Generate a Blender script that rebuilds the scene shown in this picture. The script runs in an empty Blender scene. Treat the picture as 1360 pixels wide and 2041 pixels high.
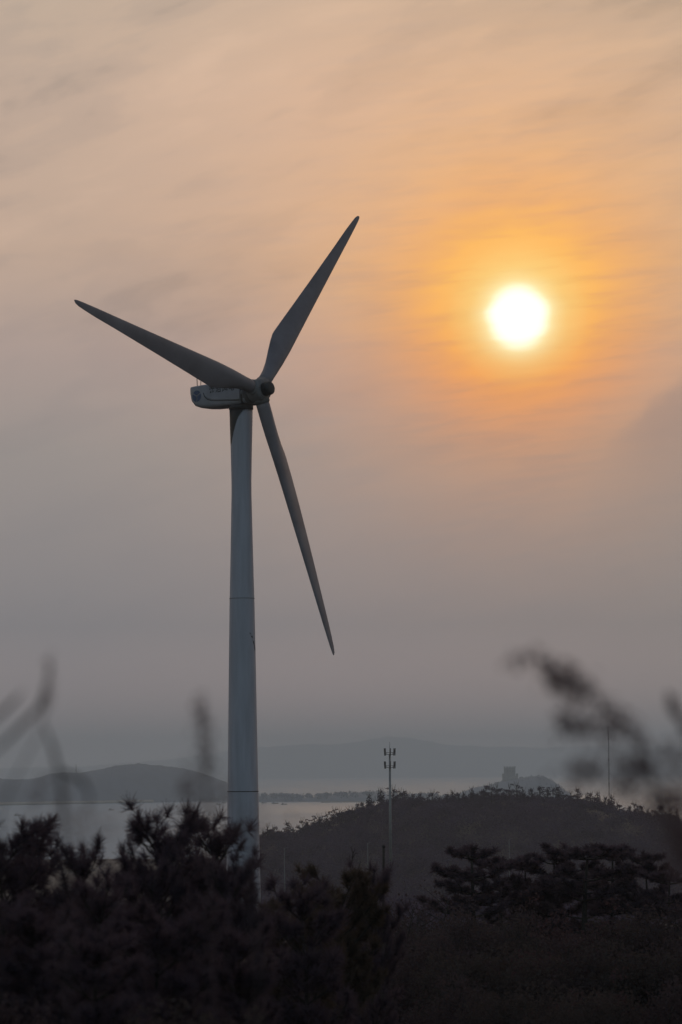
import bpy, math, random
import numpy as np
from mathutils import Vector

# ------------------------------------------------------------------ camera, world, sun, exposure
scene = bpy.context.scene
COL = scene.collection
R = math.radians
EYE = 50.0                      # metres above the sea
F_PX = 7000.0                   # focal length in pixels of the 1360 x 2041 photograph
HORIZON = 1535.0
PITCH = math.atan((HORIZON - 1020.5) / F_PX)
ROLL = R(0.4)
cF = np.array([0, math.cos(PITCH), math.sin(PITCH)])
cR0 = np.array([1.0, 0, 0])
cU0 = np.cross(cR0, cF)
cR = math.cos(ROLL) * cR0 - math.sin(ROLL) * cU0
cU = math.sin(ROLL) * cR0 + math.cos(ROLL) * cU0

cam_data = bpy.data.cameras.new('camera')
cam = bpy.data.objects.new('camera', cam_data)
COL.objects.link(cam)
from mathutils import Matrix
m = Matrix((cR, cU, -cF)).transposed().to_4x4()
m.translation = (0, 0, EYE)
cam.matrix_world = m
cam_data.sensor_fit = 'VERTICAL'
cam_data.sensor_height = 36.0
cam_data.sensor_width = 24.0
cam_data.lens = F_PX / 2041 * 36.0
cam_data.clip_start = 0.1
cam_data.clip_end = 80000
cam_data.dof.use_dof = True
cam_data.dof.focus_distance = 320
cam_data.dof.aperture_fstop = 4.6
scene.camera = cam

SUN_AZ = (1038 - 680) / F_PX
SUN_EL = (HORIZON - 637) / F_PX

scene.view_settings.view_transform = 'Standard'
scene.view_settings.look = 'None'
scene.view_settings.exposure = 0.0
scene.view_settings.gamma = 1.0
scene.view_settings.use_curve_mapping = False
scene.cycles.volume_bounces = 2
scene.cycles.max_bounces = 8
scene.cycles.use_denoising = True

world = bpy.data.worlds.new('World')
scene.world = world
world.use_nodes = True
nt = world.node_tree
nt.nodes.clear()


class NB:
    """small helper to wire shader nodes"""
    def __init__(self, tree):
        self.t = tree

    def n(self, kind, **kw):
        nd = self.t.nodes.new(kind)
        for k, v in kw.items():
            setattr(nd, k, v)
        return nd

    def link(self, a, b):
        self.t.links.new(a, b)

    def math(self, op, a, b=None, c=None, clamp=False):
        nd = self.n('ShaderNodeMath', operation=op)
        nd.use_clamp = clamp
        for i, v in enumerate((a, b, c)):
            if v is None:
                continue
            if isinstance(v, (int, float)):
                nd.inputs[i].default_value = v
            else:
                self.link(v, nd.inputs[i])
        return nd.outputs[0]

    def ramp(self, fac, stops, interp='LINEAR'):
        nd = self.n('ShaderNodeValToRGB')
        cr = nd.color_ramp
        cr.interpolation = interp
        while len(cr.elements) < len(stops):
            cr.elements.new(0.5)
        for e, (p, c) in zip(cr.elements, stops):
            e.position = p
            e.color = (c[0], c[1], c[2], 1) if not isinstance(c, (int, float)) else (c, c, c, 1)
        self.link(fac, nd.inputs[0])
        return nd.outputs[0]

    def mix(self, fac, a, b, mode='MIX'):
        nd = self.n('ShaderNodeMix', data_type='RGBA', blend_type=mode)
        for sock, v in ((nd.inputs[0], fac), (nd.inputs[6], a), (nd.inputs[7], b)):
            if isinstance(v, (int, float)):
                sock.default_value = v
            elif isinstance(v, tuple):
                sock.default_value = (v[0], v[1], v[2], 1)
            else:
                self.link(v, sock)
        return nd.outputs[2]

    def noise(self, vec, scale, detail=3, rough=0.5, dist=0.0):
        nd = self.n('ShaderNodeTexNoise')
        nd.inputs['Scale'].default_value = scale
        nd.inputs['Detail'].default_value = detail
        nd.inputs['Roughness'].default_value = rough
        nd.inputs['Distortion'].default_value = dist
        if vec is not None:
            self.link(vec, nd.inputs['Vector'])
        return nd.outputs[0]


def srgb(r, g, b):
    f = lambda v: (v / 255 / 12.92) if v / 255 <= 0.04045 else ((v / 255 + 0.055) / 1.055) ** 2.4
    return (f(r), f(g), f(b))


w = NB(nt)
gen = w.n('ShaderNodeTexCoord').outputs['Generated']
sep = w.n('ShaderNodeSeparateXYZ')
w.link(gen, sep.inputs[0])
az = w.math('ARCTAN2', sep.outputs[0], sep.outputs[1])
el = w.math('ARCSINE', sep.outputs[2])
# high veil of thin cloud lit by the low sun: colour by height above the horizon
HAZE_D, HAZE_TOP = 1.4e-4, 305.0
L_INF = (0.172, 0.160, 0.158)                                        # light scattered by a long path of that air


def above_haze(r, g, b, e):
    """radiance the veil needs so that, seen through the air at elevation e, it shows this colour"""
    T = math.exp(-HAZE_D * (HAZE_TOP - EYE) / max(e, 0.012))
    c = srgb(r, g, b)
    return tuple(max(0.02, (c[i] - L_INF[i] * (1 - T)) / T) for i in range(3))


elf = w.math('MULTIPLY', el, 4.0, clamp=True)                        # 0 .. 0.25 rad
VEIL = [(0.0, (123, 118, 117)), (0.014, (124, 118, 117)), (0.041, (133, 128, 128)), (0.091, (155, 146, 141)), (0.119, (172, 155, 147)),
        (0.148, (191, 167, 150)), (0.191, (200, 175, 156)), (0.222, (192, 172, 154)), (0.25, (172, 158, 144))]
veil = w.ramp(elf, [(e_ * 4, above_haze(*c_, e_)) for e_, c_ in VEIL])
# broad warmth to the right, under the sun's azimuth
side = w.n('ShaderNodeMapRange')
for i, v in enumerate((-0.08, 0.10)):
    side.inputs[1 + i].default_value = v
w.link(az, side.inputs[0])
veil = w.mix(1.0, veil, w.ramp(side.outputs[0], [(0.0, (0.97, 0.98, 1.0)), (0.42, (1.12, 1.07, 1.05)), (1.0, (1.11, 1.05, 0.98))]), 'MULTIPLY')
# streaky cirrus
comb = w.n('ShaderNodeCombineXYZ')
tilt = 0.28
w.link(w.math('ADD', w.math('MULTIPLY', az, math.cos(tilt)), w.math('MULTIPLY', el, math.sin(tilt))), comb.inputs[0])
w.link(w.math('MULTIPLY', w.math('SUBTRACT', w.math('MULTIPLY', el, math.cos(tilt)), w.math('MULTIPLY', az, math.sin(tilt))), 3.6), comb.inputs[1])
n1 = w.noise(comb.outputs[0], 11.0, 5, 0.55, 0.6)
n2 = w.noise(comb.outputs[0], 34.0, 4, 0.55, 0.3)
streak = w.math('ADD', w.math('MULTIPLY', n1, 0.7), w.math('MULTIPLY', n2, 0.3))
st = w.ramp(streak, [(0.30, (0.72, 0.76, 0.81)), (0.44, (0.92, 0.935, 0.955)), (0.54, (1.02, 1.015, 1.005)), (0.70, (1.13, 1.11, 1.08))], 'EASE')
stf = w.ramp(elf, [(0.05, 0.05), (0.35, 0.35), (0.65, 1.0)])
veil = w.mix(stf, veil, w.mix(1.0, veil, st, 'MULTIPLY'))
# glow round the veiled sun
comb2 = w.n('ShaderNodeCombineXYZ')
w.link(w.math('MULTIPLY', az, 1.0), comb2.inputs[0])
w.link(w.math('MULTIPLY', w.math('SUBTRACT', el, w.math('MULTIPLY', az, 0.10)), 7.0), comb2.inputs[1])
n3 = w.noise(comb2.outputs[0], 28.0, 4, 0.5, 0.2)
dx = w.math('SUBTRACT', az, SUN_AZ)
dy = w.math('SUBTRACT', el, SUN_EL)
wob = w.math('MULTIPLY', w.math('SUBTRACT', n3, 0.5), 0.006)
d = w.math('SQRT', w.math('ADD', w.math('MULTIPLY', dx, dx), w.math('MULTIPLY', dy, dy)))
dl = w.math('ADD', d, wob)
up = w.n('ShaderNodeMapRange')
up.interpolation_type = 'SMOOTHSTEP'
up.inputs[1].default_value = -0.035
up.inputs[2].default_value = 0.02
up.inputs[3].default_value = 1.22
up.inputs[4].default_value = 0.92
w.link(dy, up.inputs[0])
dg = w.math('MULTIPLY', dl, up.outputs[0])
n4 = w.noise(comb2.outputs[0], 70.0, 4, 0.55, 0.4)
wisp = w.math('ADD', w.math('MULTIPLY', n3, 0.65), w.math('MULTIPLY', n4, 0.35))
wf = w.ramp(wisp, [(0.34, 0.80), (0.5, 1.0), (0.64, 1.14)])
gl_f = w.math('MULTIPLY', w.math('EXPONENT', w.math('DIVIDE', w.math('SUBTRACT', 0.0205, dg), 0.0275)), wf)
gl_f = w.math('MINIMUM', gl_f, 0.97)
dgf = w.math('MULTIPLY', dg, 20.0, clamp=True)                        # 0 .. 0.05 rad
half = lambda c: tuple(v_ * 0.5 for v_ in c)                            # ramp stops hold 0..1 only: store halves, double afterwards
gl_c = w.ramp(dgf, [(0.2, half(above_haze(255, 214, 128, .13))), (0.42, half(above_haze(253, 184, 100, .13))), (0.7, half(above_haze(250, 176, 96, .13))), (1.0, half(above_haze(250, 182, 106, .13)))], 'B_SPLINE')
gl_c = w.mix(1.0, gl_c, w.ramp(wisp, [(0.36, (0.97, 0.93, 0.88)), (0.5, (1.0, 1.0, 1.0)), (0.64, (1.0, 1.0, 1.0))]), 'MULTIPLY')
gl_c = w.mix(1.0, gl_c, w.ramp(wisp, [(0.36, (0.48, 0.48, 0.48)), (0.5, (0.5, 0.5, 0.5)), (0.64, (0.51, 0.52, 0.54))]), 'MULTIPLY')
gl_c = w.mix(1.0, gl_c, (4.0, 4.0, 4.0), 'MULTIPLY')
low = w.n('ShaderNodeMapRange')
low.interpolation_type = 'SMOOTHSTEP'
low.inputs[1].default_value = -0.025
low.inputs[2].default_value = 0.012
w.link(dy, low.inputs[0])
gl_c = w.mix(1.0, gl_c, w.mix(low.outputs[0], (0.97, 0.80, 0.80), (1.0, 1.0, 1.0)), 'MULTIPLY')
veil = w.mix(gl_f, veil, gl_c)
# low cloud bank on the right below the sun
cb_n = w.noise(gen, 60.0, 5, 0.55)
edge = w.math('ADD', w.math('SUBTRACT', w.math('ADD', 0.0895, w.math('MULTIPLY', w.math('SUBTRACT', az, 0.075), 0.85)), el), w.math('MULTIPLY', w.math('SUBTRACT', cb_n, 0.5), 0.018))
e1 = w.n('ShaderNodeMapRange')
e1.interpolation_type = 'SMOOTHSTEP'
e1.inputs[1].default_value = -0.0025
e1.inputs[2].default_value = 0.0045
w.link(edge, e1.inputs[0])
e2 = w.n('ShaderNodeMapRange')
e2.interpolation_type = 'SMOOTHSTEP'
e2.inputs[1].default_value = 0.066
e2.inputs[2].default_value = 0.092
w.link(az, e2.inputs[0])
e3 = w.n('ShaderNodeMapRange')
e3.interpolation_type = 'SMOOTHSTEP'
e3.inputs[1].default_value = 0.06
e3.inputs[2].default_value = 0.10
w.link(el, e3.inputs[0])
cb = w.math('MULTIPLY', w.math('MULTIPLY', e1.outputs[0], e2.outputs[0]), w.math('MULTIPLY', e3.outputs[0], 0.55))
veil = w.mix(cb, veil, above_haze(160, 138, 128, .09))
# the sun itself, blown out behind the veil
wob2 = w.math('MULTIPLY', w.math('SUBTRACT', n3, 0.5), 0.0030)
df = w.math('MULTIPLY', w.math('ADD', d, wob2), 50.0, clamp=True)     # 0 .. 0.02 rad
s_f = w.ramp(df, [(0.0, 1.0), (0.30, 1.0), (0.44, 0.85), (0.56, 0.42), (0.72, 0.16), (0.98, 0.0)], 'B_SPLINE')
s_c = w.ramp(df, [(0.0, (1.0, 0.98, 0.88)), (0.36, (0.85, 0.80, 0.62)), (0.50, (0.66, 0.57, 0.30)), (0.75, (0.60, 0.43, 0.16))])
s_c = w.mix(1.0, s_c, (2.0, 2.0, 2.0), 'MULTIPLY')
veil = w.mix(s_f, veil, s_c)
# below the horizon
below = w.n('ShaderNodeMapRange')
below.inputs[1].default_value = -0.02
below.inputs[2].default_value = -0.0005
w.link(el, below.inputs[0])
veil = w.mix(below.outputs[0], L_INF, veil)

bg_veil = w.n('ShaderNodeBackground')
w.link(veil, bg_veil.inputs[0])
bg_veil.inputs[1].default_value = 1.0
sky = w.n('ShaderNodeTexSky', sky_type='NISHITA')
sky.sun_disc = False
sky.sun_elevation = SUN_EL
sky.sun_rotation = SUN_AZ
sky.dust_density = 3.0
bg_sky = w.n('ShaderNodeBackground')
w.link(sky.outputs[0], bg_sky.inputs[0])
bg_sky.inputs[1].default_value = 0.13
# the veil lies in the sunward part of the sky and thins out behind the viewer and overhead
fwd = w.n('ShaderNodeMapRange')
fwd.interpolation_type = 'SMOOTHSTEP'
fwd.inputs[1].default_value = -0.15
fwd.inputs[2].default_value = 0.85
w.link(sep.outputs[1], fwd.inputs[0])
mixs = w.n('ShaderNodeMixShader')
w.link(fwd.outputs[0], mixs.inputs[0])
w.link(bg_sky.outputs[0], mixs.inputs[1])
w.link(bg_veil.outputs[0], mixs.inputs[2])
out = w.n('ShaderNodeOutputWorld')
w.link(mixs.outputs[0], out.inputs[0])

sd = bpy.data.lights.new('sun', 'SUN')
sd.energy = 0.12
sd.angle = R(10.0)
sd.color = (1.0, 0.62, 0.32)
sun = bpy.data.objects.new('sun', sd)
COL.objects.link(sun)
sv = Vector((math.sin(SUN_AZ) * math.cos(SUN_EL), math.cos(SUN_AZ) * math.cos(SUN_EL), math.sin(SUN_EL)))
sun.rotation_euler = sv.to_track_quat('Z', 'Y').to_euler()
sun.location = (60, 300, 200)


# ------------------------------------------------------------------ helpers
def at(px, py, Y):
    """world point at distance Y (along world y) seen at pixel px, py of the photograph"""
    dv = cF + cR * (px - 680) / F_PX - cU * (py - 1020.5) / F_PX
    p = dv * (Y / dv[1])
    return np.array([p[0], p[1], p[2] + EYE])


def mesh(name, verts, faces, mat, parent=None, smooth=True, loc=None):
    me = bpy.data.meshes.new(name)
    me.from_pydata([tuple(map(float, v)) for v in verts], [], [tuple(map(int, f)) for f in faces])
    if smooth:
        me.polygons.foreach_set('use_smooth', [True] * len(me.polygons))
    for mm in (mat if isinstance(mat, (list, tuple)) else [mat]):
        me.materials.append(mm)
    me.update()
    o = bpy.data.objects.new(name, me)
    COL.objects.link(o)
    if parent is not None:
        o.parent = parent
    if loc is not None:
        o.location = tuple(map(float, loc))
    return o


class MB:
    def __init__(self):
        self.v = []
        self.f = []

    def add(self, v, f):
        o = len(self.v)
        self.v += [tuple(map(float, p)) for p in v]
        self.f += [tuple(i + o for i in q) for q in f]
        return self

    def loft(self, rings, cap=True, closed=True):
        n = len(rings[0])
        v = [p for r in rings for p in r]
        f = []
        for i in range(len(rings) - 1):
            for j in range(n if closed else n - 1):
                k = (j + 1) % n
                f.append((i * n + j, i * n + k, (i + 1) * n + k, (i + 1) * n + j))
        if cap:
            f.append(tuple(range(n - 1, -1, -1)))
            f.append(tuple(range((len(rings) - 1) * n, len(rings) * n)))
        return self.add(v, f)

    def tube(self, pts, rad, n=8, cap=True):
        pts = [np.array(p, float) for p in pts]
        if isinstance(rad, (int, float)):
            rad = [rad] * len(pts)
        rings = []
        ref = None
        for i, p in enumerate(pts):
            a = pts[max(i - 1, 0)]
            b = pts[min(i + 1, len(pts) - 1)]
            t = b - a
            t /= (np.linalg.norm(t) + 1e-12)
            if ref is None:
                ref = np.array([1.0, 0, 0]) if abs(t[0]) < 0.8 else np.array([0, 1.0, 0])
            u = ref - t * np.dot(ref, t)
            u /= np.linalg.norm(u)
            ref = u
            q = np.cross(t, u)
            rings.append([p + rad[i] * (math.cos(2 * math.pi * k / n) * u + math.sin(2 * math.pi * k / n) * q) for k in range(n)])
        return self.loft(rings, cap)

    def box(self, c, s, ax=None):
        c = np.array(c, float)
        X, Y, Z = ax if ax is not None else (np.array([1.0, 0, 0]), np.array([0, 1.0, 0]), np.array([0, 0, 1.0]))
        v = [c + X * s[0] * (i - .5) + Y * s[1] * (j - .5) + Z * s[2] * (k - .5) for k in (0, 1) for j in (0, 1) for i in (0, 1)]
        return self.add(v, [(0, 2, 3, 1), (4, 5, 7, 6), (0, 1, 5, 4), (2, 6, 7, 3), (0, 4, 6, 2), (1, 3, 7, 5)])

    def build(self, name, mat, parent=None, smooth=True, loc=None):
        return mesh(name, self.v, self.f, mat, parent, smooth, loc)


def tag(o, label=None, cat=None, group=None, kind=None):
    if label:
        o['label'] = label
    if cat:
        o['category'] = cat
    if group:
        o['group'] = group
    if kind:
        o['kind'] = kind
    return o


def empty(name, loc, label, cat, group=None):
    o = bpy.data.objects.new(name, None)
    COL.objects.link(o)
    o.location = tuple(map(float, loc))
    o.empty_display_size = 0.5
    return tag(o, label, cat, group)


def dup(root, loc, rz, sc, label, group=None):
    r = root.copy()
    COL.objects.link(r)
    r.location = tuple(map(float, loc))
    r.rotation_euler = (0, 0, rz)
    r.scale = sc if isinstance(sc, tuple) else (sc, sc, sc)
    r['label'] = label
    if group:
        r['group'] = group
    for ch in list(root.children):
        c = ch.copy()
        COL.objects.link(c)
        c.parent = r
        for g in list(ch.children):
            e = g.copy()
            COL.objects.link(e)
            e.parent = c
    return r


def material(name, col, rough=0.8, var=0.25, scale=3.0, col2=None, bump=0.0, coords='Object', metallic=0.0, spec=None, stretch=None, thin=0.0):
    mt = bpy.data.materials.new(name)
    mt.use_nodes = True
    b = NB(mt.node_tree)
    p = mt.node_tree.nodes['Principled BSDF']
    tc = b.n('ShaderNodeTexCoord').outputs[coords]
    if stretch:
        mp = b.n('ShaderNodeMapping')
        mp.inputs['Scale'].default_value = stretch
        b.link(tc, mp.inputs[0])
        tc = mp.outputs[0]
    nz = b.noise(tc, scale, 5, 0.6)
    c2 = col2 if col2 else tuple(max(0, c * (1 - var)) for c in col)
    c1 = col if col2 else tuple(c * (1 + var) for c in col)
    cc = b.ramp(nz, [(0.32, c2), (0.66, c1)])
    b.link(cc, p.inputs['Base Color'])
    p.inputs['Roughness'].default_value = rough
    p.inputs['Metallic'].default_value = metallic
    if spec is not None:
        p.inputs['Specular IOR Level'].default_value = spec
    if bump:
        bp = b.n('ShaderNodeBump')
        bp.inputs['Strength'].default_value = bump
        bp.inputs['Distance'].default_value = 0.05
        b.link(nz, bp.inputs['Height'])
        b.link(bp.outputs[0], p.inputs['Normal'])
    if thin:                                                         # leaves and needles let some light through
        p.inputs['Specular IOR Level'].default_value = 0.15
        tl = b.n('ShaderNodeBsdfTranslucent')
        b.link(cc, tl.inputs[0])
        mx = b.n('ShaderNodeMixShader')
        mx.inputs[0].default_value = thin
        b.link(p.outputs[0], mx.inputs[1])
        b.link(tl.outputs[0], mx.inputs[2])
        b.link(mx.outputs[0], mt.node_tree.nodes['Material Output'].inputs[0])
    return mt


def interp_px(pts, Y):
    """skyline given in pixels -> arrays x, z in metres at distance Y"""
    q = np.array([at(a, b, Y) for a, b in pts])
    return q[:, 0], q[:, 2]


def smoothstep(a, b, x):
    t = np.clip((x - a) / (b - a), 0, 1)
    return t * t * (3 - 2 * t)


M_tower = None
rng = np.random.default_rng(11)
random.seed(5)

M_pine = material('pine_needles', (0.108, 0.080, 0.102), 0.75, 0.25, 2.0, thin=0.4)
M_pine_warm = material('yellowing_pine_needles', (0.100, 0.076, 0.062), 0.75, 0.3, 2.0, thin=0.4)
M_bark = material('bark', (0.038, 0.030, 0.028), 0.9, 0.4, 8.0, bump=0.5)
M_scrub = material('scrub_leaves', (0.076, 0.058, 0.066), 0.85, 0.2, 1.2, thin=0.45)
M_scrub_red = material('russet_scrub_leaves', (0.084, 0.054, 0.062), 0.85, 0.2, 1.2, thin=0.45)
M_scrub_green = material('olive_scrub_leaves', (0.072, 0.060, 0.060), 0.85, 0.2, 1.2, thin=0.45)
M_under = material('undergrowth', (0.046, 0.034, 0.035), 0.9, 0.4, 0.4, thin=0.4)
M_hilltree = material('hill_tree_leaves', (0.090, 0.072, 0.112), 0.9, 0.35, 0.08, thin=0.4)
M_ground = material('soil', (0.040, 0.034, 0.032), 0.95, 0.3, 0.15, bump=0.3)
M_farhill = material('far_hillside', (0.12, 0.155, 0.21), 0.95, 0.2, 0.02, bump=0.0)  # atmospheric blue of the distance is put into this base colour
M_mount = material('mountain_rock', (0.07, 0.075, 0.07), 0.95, 0.2, 0.002)
M_sand = material('shore_sand', (0.36, 0.32, 0.27), 0.9, 0.2, 0.05)
M_reed = material('dry_reed', (0.10, 0.08, 0.08), 0.8, 0.3, 6.0, thin=0.3)
M_plume = material('reed_plume', (0.17, 0.125, 0.135), 0.9, 0.3, 6.0, thin=0.45)
M_dark = material('dark_painted_steel', (0.035, 0.035, 0.038), 0.6, 0.25, 4.0)
M_galv = material('galvanised_steel', (0.26, 0.26, 0.27), 0.5, 0.2, 1.5, metallic=0.3)
M_pole = material('pale_concrete_pole', (0.20, 0.20, 0.205), 0.8, 0.15, 2.0)
M_wood = material('weathered_post', (0.050, 0.040, 0.034), 0.9, 0.4, 5.0, bump=0.4)
M_stone = material('fort_stone', (0.22, 0.21, 0.19), 0.9, 0.25, 0.2, bump=0.2)
M_hull = material('boat_hull', (0.10, 0.10, 0.11), 0.6, 0.3, 1.0)
M_cabin = material('boat_cabin', (0.30, 0.29, 0.28), 0.6, 0.2, 1.0)


# ------------------------------------------------------------------ terrain
YB = [-80, 0, 15, 30, 45, 80, 120, 200, 319, 450, 650, 900, 1250, 1900, 2060, 2300]
ZB = [48.6, 48.2, 47.5, 46.2, 44.4, 42.1, 40.2, 37.8, 34.8, 31, 21, 9, 3.2, 1.4, -0.4, -6]
RIDGE = [(330, 1860), (420, 1760), (470, 1705), (520, 1677), (560, 1674), (600, 1668), (640, 1655), (700, 1634), (760, 1612), (800, 1602),
         (860, 1607), (900, 1605), (960, 1601), (1000, 1600), (1060, 1602), (1130, 1606), (1200, 1614), (1240, 1626),
         (1300, 1640), (1360, 1650), (1500, 1680), (1700, 1740), (2100, 1800)]
RX, RZ = interp_px(RIDGE, 1100)


def ground_z(x, y):
    x = np.asarray(x, float)
    y = np.asarray(y, float)
    b = np.interp(y, YB, ZB)
    roll = 0.5 * np.sin(x * 0.11 + y * 0.03) * smoothstep(60, 140, y) + 0.12 * np.sin(x * 0.9 + 1.0) * np.sin(y * 0.7)
    rz = np.interp(x, RX, RZ, left=-10, right=0)
    hill = np.maximum(rz - b, 0) * smoothstep(600, 1085, y) * (1 - smoothstep(1130, 1650, y))
    return b + roll * smoothstep(2100, 1700, y) + hill


gx = np.sign(np.linspace(-1, 1, 181)) * np.abs(np.linspace(-1, 1, 181)) ** 2.2 * 1500
gy = np.concatenate([np.linspace(-80, 60, 36), np.geomspace(63, 2300, 170)])
GX, GY = np.meshgrid(gx, gy)
GZ = ground_z(GX, GY)
V = np.stack([GX, GY, GZ], -1).reshape(-1, 3)
nx = len(gx)
Fq = [(i * nx + j, i * nx + j + 1, (i + 1) * nx + j + 1, (i + 1) * nx + j) for i in range(len(gy) - 1) for j in range(nx - 1)]
tag(mesh('ground', V, Fq, M_ground), kind='structure')

# the sea
mt = bpy.data.materials.new('sea_water')
mt.use_nodes = True
b = NB(mt.node_tree)
p = mt.node_tree.nodes['Principled BSDF']
p.inputs['Base Color'].default_value = (0.21, 0.36, 0.50, 1)
p.inputs['IOR'].default_value = 1.33
p.inputs['Specular IOR Level'].default_value = 0.2
tc = b.n('ShaderNodeTexCoord').outputs['Object']
mp = b.n('ShaderNodeMapping')
mp.inputs['Scale'].default_value = (0.004, 0.0012, 1)
b.link(tc, mp.inputs[0])
nz = b.noise(mp.outputs[0], 1.0, 6, 0.6, 0.5)
rr = b.ramp(nz, [(0.3, 0.44), (0.7, 0.54)])
b.link(rr, p.inputs['Roughness'])
nz2 = b.noise(tc, 0.35, 4, 0.6)
bp = b.n('ShaderNodeBump')
bp.inputs['Strength'].default_value = 0.25
bp.inputs['Distance'].default_value = 0.3
b.link(nz2, bp.inputs['Height'])
b.link(bp.outputs[0], p.inputs['Normal'])
SX, SY0, SY1 = 5900, 1300, 26900
sx = np.linspace(-SX, SX, 25)
sy = np.linspace(SY0, SY1, 40)
sv_ = [(a, c, 0) for c in sy for a in sx]
sf_ = [(i * 25 + j, i * 25 + j + 1, (i + 1) * 25 + j + 1, (i + 1) * 25 + j) for i in range(39) for j in range(24)]
tag(mesh('sea', sv_, sf_, mt), kind='structure')


def hill_body(name, px, Y, depth, mat, nx=220, ny=18, rough=1.0, skew=0.0, seed=0, power=0.75):
    """a long hill: skyline in pixels at distance Y, rounded cross-section `depth` metres deep"""
    q = np.array([at(a_, b_, Y + skew * (a_ - px[0][0])) for a_, b_ in px])   # skew: metres farther per pixel to the right
    X, Z, YC = q[:, 0], q[:, 2], q[:, 1]
    rg = np.random.default_rng(seed)
    xs = np.linspace(X[0], X[-1], nx)
    zs = np.interp(xs, X, Z)
    k = np.ones(5) / 5
    zs = np.convolve(np.pad(zs, 2, mode='edge'), k, 'valid')
    bumps = rg.normal(0, rough, nx)
    zs = zs + np.convolve(np.pad(bumps, 1, mode='edge'), [.25, .5, .25], 'valid')
    vs = np.linspace(-1, 1, ny)
    pr = (1 - np.abs(vs) ** 2) ** power
    verts = []
    for j in range(ny):
        for i in range(nx):
            y = np.interp(xs[i], X, YC) + depth * vs[j] * (0.75 + 0.25 * math.sin(xs[i] * 3.1 / (X[-1] - X[0]) * 4 + 1))
            z = max(zs[i], -1) * pr[j] + rg.normal(0, rough * 0.6) * pr[j] - (3 if j in (0, ny - 1) else 0)
            verts.append((xs[i], y, z))
    faces = [(j * nx + i, j * nx + i + 1, (j + 1) * nx + i + 1, (j + 1) * nx + i) for j in range(ny - 1) for i in range(nx - 1)]
    return mesh(name, verts, faces, mat)


LEFT_HILL = [(-560, 1606), (-420, 1580), (-250, 1545), (-120, 1540), (0, 1552), (40, 1554), (70, 1552), (100, 1542), (130, 1539), (160, 1541), (200, 1533),
             (240, 1525), (272, 1522), (310, 1525), (350, 1529), (390, 1537), (430, 1551), (455, 1561), (500, 1582), (540, 1596), (570, 1603)]
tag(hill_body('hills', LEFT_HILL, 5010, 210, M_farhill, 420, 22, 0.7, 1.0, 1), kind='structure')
MOUNT = [(-1700, 1545), (-1200, 1510), (-800, 1528), (-400, 1538), (-100, 1536), (60, 1530), (140, 1529), (250, 1521), (340, 1514), (430, 1500), (520, 1488),
         (600, 1484), (690, 1482), (735, 1474), (775, 1467), (800, 1466), (830, 1473), (880, 1483), (960, 1488), (1100, 1490),
         (1250, 1484), (1400, 1489), (1700, 1500), (2200, 1520), (2700, 1543)]
tag(hill_body('mountains', MOUNT, 23500, 900, M_mount, 300, 12, 3.0, 0, 2), kind='structure')
PENIN = [(380, 1600), (440, 1594), (500, 1586), (560, 1588), (612, 1590), (660, 1586), (700, 1584), (755, 1581), (810, 1587),
         (880, 1590), (960, 1592), (1060, 1600)]
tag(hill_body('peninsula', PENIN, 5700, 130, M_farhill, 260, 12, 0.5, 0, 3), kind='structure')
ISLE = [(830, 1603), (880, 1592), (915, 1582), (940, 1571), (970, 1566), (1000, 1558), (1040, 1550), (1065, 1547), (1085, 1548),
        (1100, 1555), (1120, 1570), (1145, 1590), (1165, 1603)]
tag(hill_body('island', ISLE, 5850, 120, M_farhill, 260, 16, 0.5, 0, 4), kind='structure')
# low reef spit in front of the peninsula, pale beach under the left hill
sp = MB()
a0, a1 = at(640, 1598, 5480), at(752, 1600, 5480)
sp.loft([[(a0[0] + (a1[0] - a0[0]) * t, 5480 + dy_, z_) for dy_, z_ in ((-9 * s_, -1), (-6 * s_, 1.2 * s_), (0, 2.0 * s_), (6 * s_, 1.2 * s_), (9 * s_, -1))]
         for t, s_ in [(0, 1.3), (.2, 1.2), (.4, 1.0), (.6, .9), (.8, .8), (1, .25)]])
tag(sp.build('reef', M_stone), kind='structure')
bc = MB()
pts = [at(x_, 1600, 5570 + x_ - 218) for x_ in range(-420, 330, 25)]
bc.loft([[(q[0], q[1] - 6, 0.3), (q[0], q[1] - 5, 3.6), (q[0], q[1] + 25, 4.6), (q[0], q[1] + 25, 0.0)] for q in pts], cap=True)
tag(bc.build('beach', M_sand), kind='structure')


def leaf_cloud(centres, size, rg, up_bias=0.0):
    """many small leaf quads; returns verts, faces"""
    n = len(centres)
    a = rg.normal(size=(n, 3))
    a /= np.linalg.norm(a, axis=1)[:, None]
    c = rg.normal(size=(n, 3))
    c[:, 2] += up_bias
    c -= a * np.sum(a * c, 1)[:, None]
    c /= np.linalg.norm(c, axis=1)[:, None]
    s = size * rg.uniform(0.6, 1.3, n)[:, None]
    a = a * s
    c = c * s * 0.6
    v = np.stack([centres - a, centres + c * 0.9 - a * 0.1, centres + a, centres - c * 0.9 + a * 0.1], 1).reshape(-1, 3)
    f = np.arange(4 * n).reshape(n, 4)
    return v, f


def blob_points(n, rg, blobs):
    """points near the shells of several ellipsoid clumps (cx,cy,cz,rx,rz)"""
    w_ = np.array([b_[3] ** 2 for b_ in blobs])
    idx = rg.choice(len(blobs), n, p=w_ / w_.sum())
    B = np.array(blobs)[idx]
    dv = rg.normal(size=(n, 3))
    dv /= np.linalg.norm(dv, axis=1)[:, None]
    r_ = rg.uniform(0.35, 1.05, n)[:, None] ** 0.6
    return B[:, :3] + dv * r_ * np.stack([B[:, 3], B[:, 3], B[:, 4]], 1)


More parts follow.
